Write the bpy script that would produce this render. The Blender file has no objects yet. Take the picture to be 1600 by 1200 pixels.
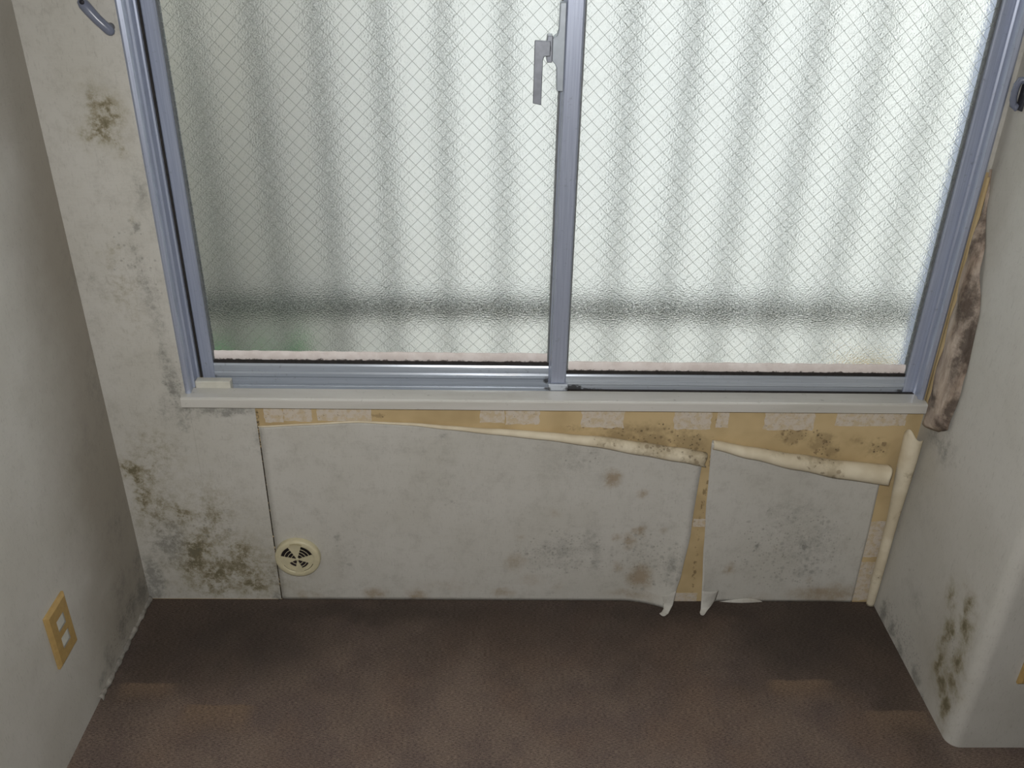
import bpy, bmesh, math, random
from mathutils import Vector, Matrix
random.seed(7)
sc = bpy.context.scene
C = sc.collection

# ------------------------------------------------------------------ camera
cam_d = bpy.data.cameras.new('camera')
cam = bpy.data.objects.new('camera', cam_d); C.objects.link(cam)
CAM = Vector((0.0, -1.6505, 1.5))
FW = Vector((0.01902943, 0.87668015, -0.48069719))
RT = Vector((0.99977873, -0.01237395, 0.01701116))
UP = Vector((-0.00896522, 0.48091454, 0.87672164))
m = Matrix.Identity(4)
for i in range(3):
    m[i][0] = RT[i]; m[i][1] = UP[i]; m[i][2] = -FW[i]; m[i][3] = CAM[i]
cam.matrix_world = m
cam_d.sensor_fit = 'HORIZONTAL'; cam_d.sensor_width = 36.0
cam_d.lens = 1404.58 / 1600 * 36
cam_d.clip_start = 0.02
sc.camera = cam

# ------------------------------------------------------------------ world, lights, exposure
sc.view_settings.view_transform = 'Standard'
sc.view_settings.look = 'None'
sc.view_settings.gamma = 1.0
sc.view_settings.use_curve_mapping = False
sc.view_settings.exposure = 0.0
w = bpy.data.worlds.new('overcast_sky'); sc.world = w; w.use_nodes = True
bg = w.node_tree.nodes['Background']
bg.inputs[0].default_value = (0.965, 1.0, 0.992, 1); bg.inputs[1].default_value = 4.2

def spot(name, loc, direction, power, size, blend, radius, col):
    l = bpy.data.lights.new(name, 'SPOT'); l.energy = power; l.spot_size = math.radians(size); l.spot_blend = blend
    l.shadow_soft_size = radius; l.color = col
    o = bpy.data.objects.new(name, l); C.objects.link(o); o.location = loc
    o.rotation_euler = Vector(direction).to_track_quat('-Z', 'Y').to_euler(); return o
# the camera's own flash, just above the lens, throwing along the line of sight
spot('camera_flash', CAM + UP * 0.05 - RT * 0.03, FW - UP * 0.10, 74, 128, 1.0, 0.016, (1.0, 0.98, 0.955))
try:
    sc.cycles.sample_clamp_indirect = 6.0
    sc.cycles.max_bounces = 10; sc.cycles.diffuse_bounces = 3; sc.cycles.glossy_bounces = 3; sc.cycles.transmission_bounces = 8
except Exception:
    pass

# ------------------------------------------------------------------ helpers
def lin(r, g, b):
    f = lambda c: (c / 255 / 12.92) if c / 255 <= 0.04045 else ((c / 255 + 0.055) / 1.055) ** 2.4
    return (f(r), f(g), f(b), 1.0)

def link_mesh(name, me, mat=None, parent=None):
    o = bpy.data.objects.new(name, me); C.objects.link(o)
    if mat is not None:
        for q in (mat if isinstance(mat, (list, tuple)) else [mat]): me.materials.append(q)
    if parent is not None: o.parent = parent
    return o

def mesh(name, vs, fs, mat=None, parent=None, smooth=False, fix=True):
    me = bpy.data.meshes.new(name); me.from_pydata([tuple(v) for v in vs], [], fs); me.update()
    if fix:
        bm = bmesh.new(); bm.from_mesh(me); bmesh.ops.recalc_face_normals(bm, faces=bm.faces); bm.to_mesh(me); bm.free()
    if smooth:
        for p in me.polygons: p.use_smooth = True
    return link_mesh(name, me, mat, parent)

def bev(o, w_, seg=2):
    b = o.modifiers.new('bevel', 'BEVEL'); b.width = w_; b.segments = seg; b.limit_method = 'ANGLE'; b.angle_limit = math.radians(40)
    return o

def box(name, x0, x1, y0, y1, z0, z1, mat=None, parent=None, bevel=0.0):
    vs = [(x, y, z) for x in (x0, x1) for y in (y0, y1) for z in (z0, z1)]
    fs = [(0, 1, 3, 2), (4, 6, 7, 5), (0, 4, 5, 1), (2, 3, 7, 6), (0, 2, 6, 4), (1, 5, 7, 3)]
    o = mesh(name, vs, fs, mat, parent)
    if bevel: bev(o, bevel)
    return o

def boxes(name, L, mat=None, parent=None):
    vs, fs = [], []
    for (x0, x1, y0, y1, z0, z1) in L:
        n = len(vs)
        vs += [(x, y, z) for x in (x0, x1) for y in (y0, y1) for z in (z0, z1)]
        fs += [tuple(n + k for k in f) for f in [(0, 1, 3, 2), (4, 6, 7, 5), (0, 4, 5, 1), (2, 3, 7, 6), (0, 2, 6, 4), (1, 5, 7, 3)]]
    return mesh(name, vs, fs, mat, parent)

def prism(name, prof, axis, a, b, mat=None, parent=None, bevel=0.0, smooth=False):
    """closed profile extruded along an axis: x -> (y,z), y -> (x,z), z -> (x,y)"""
    def pt(p, t):
        return {'x': (t, p[0], p[1]), 'y': (p[0], t, p[1]), 'z': (p[0], p[1], t)}[axis]
    n = len(prof)
    vs = [pt(p, a) for p in prof] + [pt(p, b) for p in prof]
    fs = [tuple(range(n)), tuple(range(2 * n - 1, n - 1, -1))] + [(i, (i + 1) % n, n + (i + 1) % n, n + i) for i in range(n)]
    o = mesh(name, vs, fs, mat, parent)
    if bevel: bev(o, bevel)
    return o

def grid(name, fn, nu, nv, mat=None, parent=None, thick=0.0, mat_off=0, smooth=True, flip=False):
    vs = [fn(i / nu, j / nv) for i in range(nu + 1) for j in range(nv + 1)]
    fs = []
    for i in range(nu):
        for j in range(nv):
            a = i * (nv + 1) + j
            f = (a, a + nv + 1, a + nv + 2, a + 1)
            fs.append(f[::-1] if flip else f)
    o = mesh(name, vs, fs, mat, parent, smooth, fix=False)
    if thick:
        s = o.modifiers.new('solid', 'SOLIDIFY'); s.thickness = thick; s.offset = -1; s.material_offset = mat_off
    return o

def tube(name, pts, radii, mat=None, parent=None, seg=14, cap=True):
    pts = [Vector(p) for p in pts]; n = len(pts); vs, fs = [], []
    ref = Vector((0.13, 0.31, 0.94)).normalized()
    for i, p in enumerate(pts):
        t = (pts[min(i + 1, n - 1)] - pts[max(i - 1, 0)]).normalized()
        a = t.cross(ref).normalized(); b = t.cross(a)
        for k in range(seg):
            th = 2 * math.pi * k / seg
            vs.append(p + (a * math.cos(th) + b * math.sin(th)) * radii[i])
    for i in range(n - 1):
        for k in range(seg):
            fs.append((i * seg + k, i * seg + (k + 1) % seg, (i + 1) * seg + (k + 1) % seg, (i + 1) * seg + k))
    if cap: fs += [tuple(range(seg)), tuple(range((n - 1) * seg, n * seg))]
    return mesh(name, vs, fs, mat, parent, True)

def empty(name, loc=(0, 0, 0)):
    o = bpy.data.objects.new(name, None); C.objects.link(o); o.empty_display_size = 0.05
    return o

def tag(o, label, cat, group=None, kind=None):
    if label: o['label'] = label
    if cat: o['category'] = cat
    if group: o['group'] = group
    if kind: o['kind'] = kind
    return o

def struct(o, label=None, cat=None):
    o['kind'] = 'structure'
    if label: o['label'] = label
    if cat: o['category'] = cat
    return o

def interp(L, t):
    if t <= L[0][0]: return L[0][1]
    for (a, b), (c, d) in zip(L, L[1:]):
        if t <= c:
            k = (t - a) / (c - a); k = k * k * (3 - 2 * k) * .5 + k * .5
            return b + (d - b) * k
    return L[-1][1]

# ------------------------------------------------------------------ node helper
class N:
    def __init__(s, name):
        s.mat = bpy.data.materials.new(name); s.mat.use_nodes = True; s.nt = s.mat.node_tree
        s.nt.nodes.clear()
        s.out = s.nt.nodes.new('ShaderNodeOutputMaterial')
        s.pos = s.nt.nodes.new('ShaderNodeNewGeometry').outputs['Position']
    def new(s, t): return s.nt.nodes.new(t)
    def ln(s, a, b): s.nt.links.new(a, b)
    def put(s, sock, v):
        if isinstance(v, bpy.types.NodeSocket): s.ln(v, sock)
        else: sock.default_value = v
    def math(s, op, a, b=0.0, clamp=False):
        n = s.new('ShaderNodeMath'); n.operation = op; n.use_clamp = clamp
        s.put(n.inputs[0], a); s.put(n.inputs[1], b); return n.outputs[0]
    def vmath(s, op, a, b=(0, 0, 0)):
        n = s.new('ShaderNodeVectorMath'); n.operation = op
        s.put(n.inputs[0], a); s.put(n.inputs[1], b); return n.outputs[0]
    def noise(s, scale, detail=2, rough=.5, vec=None, stretch=None, color=False):
        n = s.new('ShaderNodeTexNoise'); n.inputs['Scale'].default_value = scale
        n.inputs['Detail'].default_value = detail; n.inputs['Roughness'].default_value = rough
        v = vec or s.pos
        if stretch: v = s.vmath('MULTIPLY', v, stretch)
        s.ln(v, n.inputs['Vector']); return n.outputs['Color' if color else 'Fac']
    def step(s, v, a, b, lo=0.0, hi=1.0):
        n = s.new('ShaderNodeMapRange'); n.interpolation_type = 'SMOOTHSTEP'
        s.put(n.inputs[0], v)
        for k, q in enumerate((a, b, lo, hi)): n.inputs[k + 1].default_value = q
        return n.outputs[0]
    def mix(s, fac, a, b):
        n = s.new('ShaderNodeMix'); n.data_type = 'RGBA'
        s.put(n.inputs[0], fac); s.put(n.inputs[6], a); s.put(n.inputs[7], b); return n.outputs[2]
    def warp(s, amp1=.035, amp2=.014, sc1=22, sc2=85):
        v = s.pos
        for a, k in ((amp1, sc1), (amp2, sc2)):
            c = s.vmath('SUBTRACT', s.noise(k, 2, color=True), (.5, .5, .5))
            v = s.vmath('ADD', v, s.vmath('MULTIPLY', c, (a * 2, a * 2, a * 2)))
        return v
    def blobs(s, vec, L, plane):
        """L: (u, v, ru, rv, strength, rot) ellipses lying in the xz, yz or xy plane, in metres"""
        acc = None
        for (u, v, ru, rv, st, rot) in L:
            mp = s.new('ShaderNodeMapping'); mp.vector_type = 'TEXTURE'; s.ln(vec, mp.inputs[0])
            if plane == 'xz': loc, sca, r = (u, 0, v), (ru * 1.35, 1e4, rv * 1.35), (0, math.radians(rot), 0)
            elif plane == 'yz': loc, sca, r = (0, u, v), (1e4, ru * 1.35, rv * 1.35), (math.radians(rot), 0, 0)
            else: loc, sca, r = (u, v, 0), (ru * 1.35, rv * 1.35, 1e4), (0, 0, math.radians(rot))
            mp.inputs[1].default_value = loc; mp.inputs[2].default_value = r; mp.inputs[3].default_value = sca
            g = s.new('ShaderNodeTexGradient'); g.gradient_type = 'SPHERICAL'; s.ln(mp.outputs[0], g.inputs[0])
            q = s.math('MULTIPLY', g.outputs[1], st * 1.5)
            acc = q if acc is None else s.math('MAXIMUM', acc, q)
        return acc
    def dots(s, mask, scale, keep, r0=.20, r1=.40):
        v = s.new('ShaderNodeTexVoronoi'); v.inputs['Scale'].default_value = scale; v.inputs['Randomness'].default_value = 1.0
        s.ln(s.vmath('ADD', s.pos, s.vmath('MULTIPLY', s.noise(scale * 4, 2, color=True), (.25 / scale,) * 3)), v.inputs['Vector'])
        sp_c = s.new('ShaderNodeSeparateColor'); s.ln(v.outputs['Color'], sp_c.inputs[0])
        rad = s.math('MULTIPLY', sp_c.outputs[1], 1.0)
        d = s.step(s.math('SUBTRACT', v.outputs['Distance'], s.math('MULTIPLY', rad, .22)), r0 - .12, r1 - .12, 1, 0)
        on = s.math('GREATER_THAN', s.math('MULTIPLY', mask, s.math('ADD', sp_c.outputs[0], .25)), keep)
        return s.math('MULTIPLY', d, on)
    def bsdf(s, color, rough=.6, metal=0.0, bump=None, bstr=.3, bdist=.001, spec=.5):
        b = s.new('ShaderNodeBsdfPrincipled')
        s.put(b.inputs['Base Color'], color); s.put(b.inputs['Roughness'], rough); b.inputs['Metallic'].default_value = metal
        b.inputs['Specular IOR Level'].default_value = spec
        if bump is not None:
            n = s.new('ShaderNodeBump'); n.inputs['Strength'].default_value = bstr; n.inputs['Distance'].default_value = bdist
            s.ln(bump, n.inputs['Height']); s.ln(n.outputs[0], b.inputs['Normal'])
        s.ln(b.outputs[0], s.out.inputs[0]); return s.mat

def simple(name, rgb, rough=.5, metal=0.0, var=.06, nscale=40, spec=.5):
    n = N(name); c = lin(*rgb)
    d = tuple(x * (1 - 2 * var) for x in c[:3]) + (1,)
    f = n.step(n.noise(nscale, 3), .35, .65)
    return n.bsdf(n.mix(f, c, d), rough, metal, n.noise(nscale * 8, 2), .08, .0005, spec)

# stains measured on the wall, metres
OLIVE1 = [(-0.689, 0.132, 0.044, 0.073, 1, 20), (-0.656, 0.081, 0.051, 0.051, 0.8, 0), (-0.588, 0.11, 0.051, 0.086, 0.75, 0), (-0.705, 0.249, 0.037, 0.047, 0.6, 0), (-0.794, 0.365, 0.025, 0.027, 1, 0), (-0.78, 0.331, 0.02, 0.045, 0.9, -20), (-0.778, 0.284, 0.017, 0.025, 0.9, 0), (-0.76, 0.365, 0.056, 0.045, 0.45, 0), (-0.57, 0.048, 0.061, 0.036, 0.8, 0), (-0.654, 0.042, 0.091, 0.036, 0.6, 0), (-0.695, 1.138, 0.025, 0.034, 0.9, 0), (-0.712, 1.108, 0.039, 0.03, 0.75, 0), (-0.716, 1.158, 0.029, 0.045, 0.45, 0), (-0.691, 1.088, 0.016, 0.021, 0.7, 0), (-0.746, 0.875, 0.017, 0.018, 0.45, 0), (-0.72, 0.796, 0.02, 0.014, 0.4, 0), (-0.69, 0.946, 0.012, 0.018, 0.4, 0), (-0.642, 0.231, 0.087, 0.131, 0.45, 0), (-0.754, 0.257, 0.072, 0.13, 0.45, 0), (-0.74, 0.40, 0.09, 0.12, 0.35, 0), (-0.62, 0.09, 0.16, 0.10, 0.6, 0), (-0.73, 0.80, 0.06, 0.16, 0.3, 0)]
GREY1 = [(-0.743, 0.166, 0.066, 0.095, 0.7, 0), (-0.802, 0.06, 0.03, 0.08, 1, 0), (-0.829, 0.011, 0.03, 0.045, 1, 0), (-0.692, 0.526, 0.032, 0.048, 0.6, 0), (-0.671, 0.588, 0.021, 0.052, 0.9, 0), (-0.58, 0.524, 0.095, 0.016, 0.9, 0), (-0.641, 0.523, 0.04, 0.022, 0.9, 0), (-0.681, 0.931, 0.01, 0.013, 0.9, 0), (-0.683, 0.776, 0.025, 0.158, 0.5, -8), (-0.663, 0.996, 0.029, 0.088, 0.45, 0), (-0.677, 0.648, 0.021, 0.091, 0.6, 0), (-0.508, 0.447, 0.014, 0.101, 0.4, 0), (-0.783, 0.815, 0.05, 0.055, 0.35, 0), (-0.813, 0.733, 0.038, 0.087, 0.3, 0), (-0.666, 0.491, 0.022, 0.029, 0.6, 0), (-0.512, 0.013, 0.021, 0.032, 0.6, 0)]
BROWN2 = [(0.264, 0.358, 0.023, 0.026, 1, 0), (0.333, 0.316, 0.014, 0.014, 0.6, 0), (0.284, 0.192, 0.013, 0.017, 0.6, 0), (0.313, 0.181, 0.021, 0.024, 0.7, 0), (0.339, 0.209, 0.018, 0.02, 0.7, 0), (0.396, 0.219, 0.012, 0.015, 0.4, 0), (0.349, 0.077, 0.034, 0.042, 0.95, 0), (0.294, 0.104, 0.017, 0.019, 0.6, 0), (0.05, 0.118, 0.033, 0.035, 0.5, 0), (0.063, 0.19, 0.013, 0.015, 0.35, 0), (0.138, 0.262, 0.02, 0.018, 0.35, 0), (0.089, 0.062, 0.052, 0.028, 0.4, 0), (-0.045, 0.359, 0.017, 0.017, 0.2, 0), (-0.284, 0.02, 0.034, 0.024, 0.7, 0), (-0.183, 0.017, 0.031, 0.024, 0.7, 0), (0.026, 0.026, 0.037, 0.018, 0.6, 0), (0.155, 0.047, 0.021, 0.028, 0.35, 0), (0.33, 0.024, 0.093, 0.016, 0.5, 0), (-0.454, 0.013, 0.021, 0.02, 0.6, 0), (-0.419, 0.017, 0.021, 0.02, 0.4, 0), (0.561, 0.102, 0.014, 0.025, 0.6, 0), (0.66, 0.164, 0.015, 0.019, 0.3, 0), (0.758, 0.068, 0.014, 0.016, 0.4, 0), (0.803, 0.024, 0.109, 0.037, 0.75, 0), (0.634, 0.011, 0.062, 0.02, 0.4, 0), (-0.108, 0.045, 0.137, 0.036, 0.3, 0), (-0.355, 0.187, 0.021, 0.049, 0.2, 0)]
GREY2 = [(0.163, 0.153, 0.12, 0.077, 0.42, 0), (0.104, 0.138, 0.051, 0.019, 0.5, 0), (0.229, 0.173, 0.03, 0.065, 0.5, 0), (0.24, 0.116, 0.033, 0.059, 0.45, 0), (-0.361, 0.187, 0.015, 0.019, 0.6, 0), (-0.103, 0.333, 0.171, 0.107, 0.25, 0), (0.18, 0.404, 0.155, 0.104, 0.35, 0), (-0.114, 0.464, 0.017, 0.01, 0.5, 0), (0.346, 0.116, 0.136, 0.16, 0.25, 0), (0.684, 0.268, 0.147, 0.111, 0.35, 0), (0.737, 0.176, 0.105, 0.096, 0.45, 0), (0.728, 0.171, 0.009, 0.019, 1, 0), (0.612, 0.17, 0.009, 0.009, 0.9, 0), (0.751, 0.1, 0.046, 0.028, 0.6, 0), (0.421, 0.117, 0.03, 0.079, 0.5, 0), (-0.345, 0.131, 0.03, 0.097, 0.35, 0), (-0.515, 0.072, 0.03, 0.08, 0.4, 0), (-0.24, 0.433, 0.278, 0.05, 0.25, 0), (-0.291, 0.498, 0.219, 0.016, 0.3, 0)]
BOARD = [(0.267, 0.466, 0.05, 0.026, 0.9, 0), (0.345, 0.455, 0.047, 0.03, 1, 0), (0.422, 0.453, 0.048, 0.037, 1, 0), (0.314, 0.484, 0.166, 0.033, 0.6, 0), (0.182, 0.49, 0.055, 0.016, 0.5, 0), (0.65, 0.474, 0.042, 0.026, 0.9, 0), (0.715, 0.459, 0.034, 0.033, 1, 0), (0.741, 0.434, 0.028, 0.023, 0.8, 0), (0.793, 0.459, 0.042, 0.023, 0.5, 0), (0.838, 0.443, 0.042, 0.04, 0.6, 0), (0.622, 0.515, 0.041, 0.016, 0.6, 0), (-0.249, 0.514, 0.019, 0.008, 0.8, 0)]
OLR = [(-0.286, 0.27, 0.019, 0.029, 0.8, 0), (-0.301, 0.198, 0.017, 0.045, 0.8, 0), (-0.315, 0.114, 0.017, 0.046, 1, 0), (-0.343, 0.08, 0.022, 0.027, 1, 0), (-0.338, 0.301, 0.021, 0.032, 0.7, 0), (-0.356, 0.251, 0.028, 0.039, 0.8, 0), (-0.366, 0.185, 0.023, 0.037, 0.9, 0), (-0.37, 0.127, 0.021, 0.027, 1, 0), (-0.378, 0.063, 0.018, 0.038, 0.95, 0)]
GRR = [(-0.063, 0.019, 0.021, 0.044, 0.9, 0), (-0.112, 0.015, 0.025, 0.038, 0.8, 0), (-0.169, 0.002, 0.028, 0.03, 0.8, 0), (-0.252, 0.014, 0.029, 0.026, 0.8, 0), (-0.295, -0.001, 0.024, 0.024, 0.6, 0), (0.016, 0.258, 0.052, 0.153, 0.35, 0), (-0.092, 0.519, 0.085, 0.046, 0.6, 0), (-0.12, 0.36, 0.065, 0.106, 0.25, 0), (-0.17, 0.156, 0.105, 0.072, 0.35, 0), (-0.117, 0.519, 0.03, 0.068, 0.6, 0)]
GRL = [(-0.03, 0.047, 0.042, 0.04, 1, 0), (-0.095, 0.058, 0.034, 0.039, 0.8, 0), (-0.155, 0.057, 0.031, 0.046, 0.8, 0), (-0.232, 0.039, 0.029, 0.049, 0.7, 0), (-0.278, 0.031, 0.027, 0.019, 0.7, 0), (-0.019, 0.125, 0.048, 0.066, 0.5, 0), (-0.115, 0.133, 0.083, 0.063, 0.5, 0), (-0.227, 0.38, 0.018, 0.013, 0.4, 0), (-0.018, 0.596, 0.111, 0.187, 0.35, 0), (-0.012, 0.847, 0.077, 0.175, 0.3, 0), (-0.077, 0.28, 0.113, 0.124, 0.4, 0), (-0.103, 0.495, 0.132, 0.173, 0.3, 0)]

PAPER = lin(200, 198, 191)
def wallpaper(name, plane, olive=None, grey=None, brown=None, broad_tone=None, mott=.26, dotmask=None, oeven=0.0):
    n = N(name)
    wv = n.warp(.016, .008, 26, 95); wo = n.warp(.030, .014, 16, 70); fine = n.noise(330, 4, .75); mid = n.noise(70, 6, .72); big = n.noise(5, 3)
    weave = n.noise(340, 1, .4, stretch={'xz': (.12, 1, 1), 'yz': (1, .12, 1)}[plane])
    col = n.mix(n.math('MULTIPLY', n.step(big, .35, .7), .35), PAPER, lin(178, 175, 163))
    if broad_tone:                                         # broad beige tone, mostly toward the corner
        g = n.blobs(n.warp(.08, .02, 7, 40), broad_tone, plane)
        col = n.mix(n.math('MULTIPLY', n.step(g, .05, .9), .75), col, lin(148, 140, 127))
    sp = n.step(n.noise(150, 5, .7), .60, .72)        # small mould specks all over
    col = n.mix(n.math('MULTIPLY', sp, n.step(n.noise(9, 2), .4, .65, .05, .35)), col, lin(96, 96, 90))
    mot = n.noise(24, 8, .78)
    col = n.mix(n.math('MULTIPLY', n.step(mot, .46, .70), mott), col, lin(136, 132, 122))
    col = n.mix(n.math('MULTIPLY', n.step(n.noise(300, 3, .7, stretch={'xz': (1, 1, .2), 'yz': (1, 1, .2)}[plane]), .56, .72), .22), col, lin(120, 118, 110))
    cmot = n.step(n.noise(34, 9, .78), .36, .64)
    cache = {}
    def layer(col, L, tint, amt, lo, hi, spk, vec=None, even=0.0):
        if id(L) not in cache: cache[id(L)] = n.blobs(vec or wv, L, plane)
        b = cache[id(L)]
        t = n.math('MULTIPLY', n.math('MULTIPLY', b, n.math('ADD', n.math('MULTIPLY', cmot, 1 - even), .3 + even * .55)), n.math('ADD', n.math('MULTIPLY', mid, .9), n.math('MULTIPLY', fine, spk)))
        return n.mix(n.math('MULTIPLY', n.step(t, lo, hi), amt), col, tint)
    if brown: col = layer(col, brown, lin(152, 132, 104), .72, .06, .60, .35, wv, .75)
    if olive:
        halo = [(a, b_, c * 1.7, d * 1.6, e * .8, f) for (a, b_, c, d, e, f) in olive]
        col = layer(col, halo, lin(160, 153, 132), .75, .03, .60, .4, wo, .3)
        col = layer(col, olive, lin(136, 127, 100), .75, .16, .80, .8, wo, oeven)
        col = layer(col, olive, lin(92, 86, 64), .62, .55, 1.25, 1.2, wo, oeven * .6)
    if grey: col = layer(col, grey, lin(112, 112, 107), .60, .14, 1.0, 1.0, wv, .15)
    if dotmask:
        bm_ = n.blobs(wv, dotmask, plane)
        col = n.mix(n.math('MULTIPLY', n.dots(bm_, 75, .80, .1, .5), .28), col, lin(104, 102, 96))
        col = n.mix(n.math('MULTIPLY', n.dots(bm_, 170, .84, .1, .5), .34), col, lin(92, 90, 84))
    h = n.math('ADD', n.math('MULTIPLY', weave, .6), n.math('MULTIPLY', n.noise(30, 2), .6))
    return n.bsdf(col, .75, 0, h, .28, .0012, .25)

M = {}
M['paper_back'] = wallpaper('wallpaper_back', 'xz', olive=OLIVE1, grey=GREY1 + GREY2, brown=BROWN2, dotmask=[(.16, .15, .16, .10, 1, 0), (.35, .12, .14, .14, .9, 0), (.70, .16, .20, .18, .95, 0), (.42, .12, .05, .1, .9, 0), (-.66, .58, .05, .12, .9, 0), (-.58, .525, .09, .025, 1.2, 0), (-.70, .85, .10, .22, .7, 0), (-.35, .12, .12, .15, .6, 0), (.2, .40, .2, .08, .6, 0), (-.65, .2, .2, .25, .6, 0), (-.1, .3, .3, .2, .5, 0)])
M['paper_left'] = wallpaper('wallpaper_left', 'yz', grey=GRL, broad_tone=[(-.04, .35, .24, .6, .8, 0), (-.02, .8, .2, .8, .7, 0), (-.1, .1, .22, .18, .6, 0)], mott=.10, dotmask=[(-.1, .05, .25, .07, .9, 0), (-.05, .4, .1, .5, .5, 0)])
M['paper_right'] = wallpaper('wallpaper_right', 'yz', olive=OLR, grey=GRR, broad_tone=[(-.03, .8, .1, .6, .4, 0), (-.3, .12, .12, .16, .35, 0)], mott=.10, oeven=.8, dotmask=[(-.15, .04, .18, .07, 1.0, 0), (-.33, .18, .09, .16, .7, 0), (-.12, .2, .12, .2, .5, 0)])
M['paper_plain'] = wallpaper('wallpaper_plain', 'xz')

n = N('bare_plasterboard')
wv = n.warp(.012, .008, 40, 150)
col = n.mix(n.step(n.noise(9, 3), .35, .65), lin(202, 180, 138), lin(182, 160, 120))
t = n.math('MULTIPLY', n.blobs(wv, BOARD, 'xz'), n.math('MULTIPLY', n.noise(75, 3, .6), 1.7))
bmask = n.blobs(wv, BOARD, 'xz')
col = n.mix(n.math('MULTIPLY', n.step(t, .25, .9), .55), col, lin(140, 122, 90))
col = n.mix(n.math('MULTIPLY', n.dots(bmask, 62, .50), .6), col, lin(116, 98, 74))
col = n.mix(n.math('MULTIPLY', n.dots(bmask, 140, .62), .7), col, lin(84, 72, 58))
seam = n.blobs(wv, [(-.506, .25, .007, .32, 1, 0), (-.508, .02, .01, .04, 1, 0)], 'xz')
col = n.mix(n.step(n.math('MULTIPLY', seam, n.noise(160, 2)), .2, .42), col, lin(58, 52, 44))
gap = n.blobs(n.pos, [(.4765, .42, .004, .3, 1, 0), (.472, .25, .004, .14, 1, 0), (.475, .14, .004, .12, 1, 0), (.478, .07, .005, .09, 1.1, 0)], 'xz')
col = n.mix(n.math('MULTIPLY', n.step(n.math('MULTIPLY', gap, n.step(n.noise(60, 3, .6), .40, .66)), .25, .9), .6), col, lin(96, 80, 54))
M['board'] = n.bsdf(col, .85, 0, n.noise(220, 2), .15, .001, .2)

n = N('wallpaper_underside')
wv = n.warp(.012, .008, 40, 150)
col = n.mix(n.step(n.noise(16, 3), .35, .65), lin(226, 216, 192), lin(210, 198, 172))
t = n.math('MULTIPLY', n.blobs(wv, [(.345, .455, .07, .03, 1, 0), (.44, .43, .05, .04, 1, 0), (.25, .468, .06, .016, .8, 0), (.70, .44, .05, .03, 1, 0), (.735, .40, .03, .035, 1, 0), (.83, .36, .02, .02, .8, 0), (.62, .45, .06, .02, .6, 0), (.905, .40, .02, .02, .8, 0), (.905, .1, .02, .05, .6, 0), (.905, .28, .02, .04, .5, 0)], 'xz'), n.math('MULTIPLY', n.noise(85, 3, .6), 1.7))
cmask = n.math('MULTIPLY', t, 1.1)
col = n.mix(n.math('MULTIPLY', n.step(t, .3, 1.1), .55), col, lin(160, 146, 118))
col = n.mix(n.math('MULTIPLY', n.dots(cmask, 60, .52), .65), col, lin(140, 124, 100))
col = n.mix(n.math('MULTIPLY', n.dots(cmask, 130, .74), .6), col, lin(112, 98, 80))
M['cream'] = n.bsdf(col, .8, 0, n.noise(300, 2), .1, .0008, .25)

n = N('mouldy_paper_underside')
col = n.mix(n.step(n.noise(40, 5, .65, stretch=(1, 1, .16)), .35, .68), lin(196, 182, 168), lin(160, 142, 126))
col = n.mix(n.math('MULTIPLY', n.step(n.noise(34, 7, .75, stretch=(1, 1, .2)), .46, .72), .8), col, lin(80, 68, 58))
col = n.mix(n.math('MULTIPLY', n.step(n.noise(14, 3), .5, .66), .4), col, lin(132, 112, 104))
fm = n.blobs(n.warp(.02, .012, 18, 70), [(-.10, .74, .022, .10, 1, 0), (-.112, .60, .016, .06, 1, 0), (-.06, .60, .03, .05, .8, 0), (-.075, .82, .03, .08, .9, 0), (-.03, .56, .02, .05, .7, 0), (-.04, .95, .02, .08, .7, 0), (-.10, .55, .03, .03, .8, 0)], 'yz')
col = n.mix(n.math('MULTIPLY', n.step(n.math('MULTIPLY', fm, n.noise(60, 6, .75)), .12, .6), .8), col, lin(62, 52, 46))
M['mouldy'] = n.bsdf(col, .85, 0, n.noise(120, 4), .4, .002, .2)

n = N('paper_residue')
col = n.mix(n.step(n.noise(70, 4, .65), .42, .62), lin(206, 196, 182), lin(198, 182, 154))
col = n.mix(n.math('MULTIPLY', n.step(n.noise(160, 4, .7), .60, .68), .6), col, lin(96, 86, 78))
M['residue'] = n.bsdf(col, .85, 0, n.noise(300, 2), .2, .001, .2)

def alu(name, axis, c1, c2, rough=.36, metal=.35):
    n = N(name)
    st = {'x': (.02, 1, 1), 'z': (1, 1, .02)}[axis]
    col = n.mix(n.step(n.noise(420, 2, .5, stretch=st), .35, .65), lin(*c1), lin(*c2))
    col = n.mix(n.math('MULTIPLY', n.step(n.noise(90, 4, .7), .60, .74), .35), col, lin(92, 94, 96))
    if axis == 'x':
        gunk = n.blobs(n.warp(.006, .004, 60, 220), [(.166, .574, .022, .010, 1.2, 0), (.185, .571, .05, .004, .9, 0), (.112, .573, .008, .012, .9, 0), (-.62, .574, .03, .008, 1, 0), (.885, .573, .03, .009, 1, 0), (.5, .568, .4, .004, .6, 0)], 'xz')
        col = n.mix(n.math('MULTIPLY', n.step(n.math('MULTIPLY', gunk, n.noise(150, 4, .7)), .15, .5), .85), col, lin(52, 50, 48))
    return n.bsdf(col, rough, metal, n.noise(900, 1, .5, stretch=st), .06, .0004, .5)
M['alu_x'] = alu('anodised_aluminium_rail', 'x', (192, 199, 208), (182, 190, 200), .28)
M['alu_z'] = alu('anodised_aluminium_stile', 'z', (180, 188, 206), (168, 176, 196))
M['gasket'] = simple('black_gasket_and_gap', (46, 42, 40), .7, 0, .2, 120)
M['bead'] = simple('grey_bead', (112, 116, 118), .6, 0, .1, 120)
M['steel'] = simple('zinc_latch', (138, 142, 150), .4, .5, .08, 60)
M['latch_plate'] = simple('latch_plate_grey', (172, 180, 188), .4, .3, .05, 60)
n = N('white_resin_sill')
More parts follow.
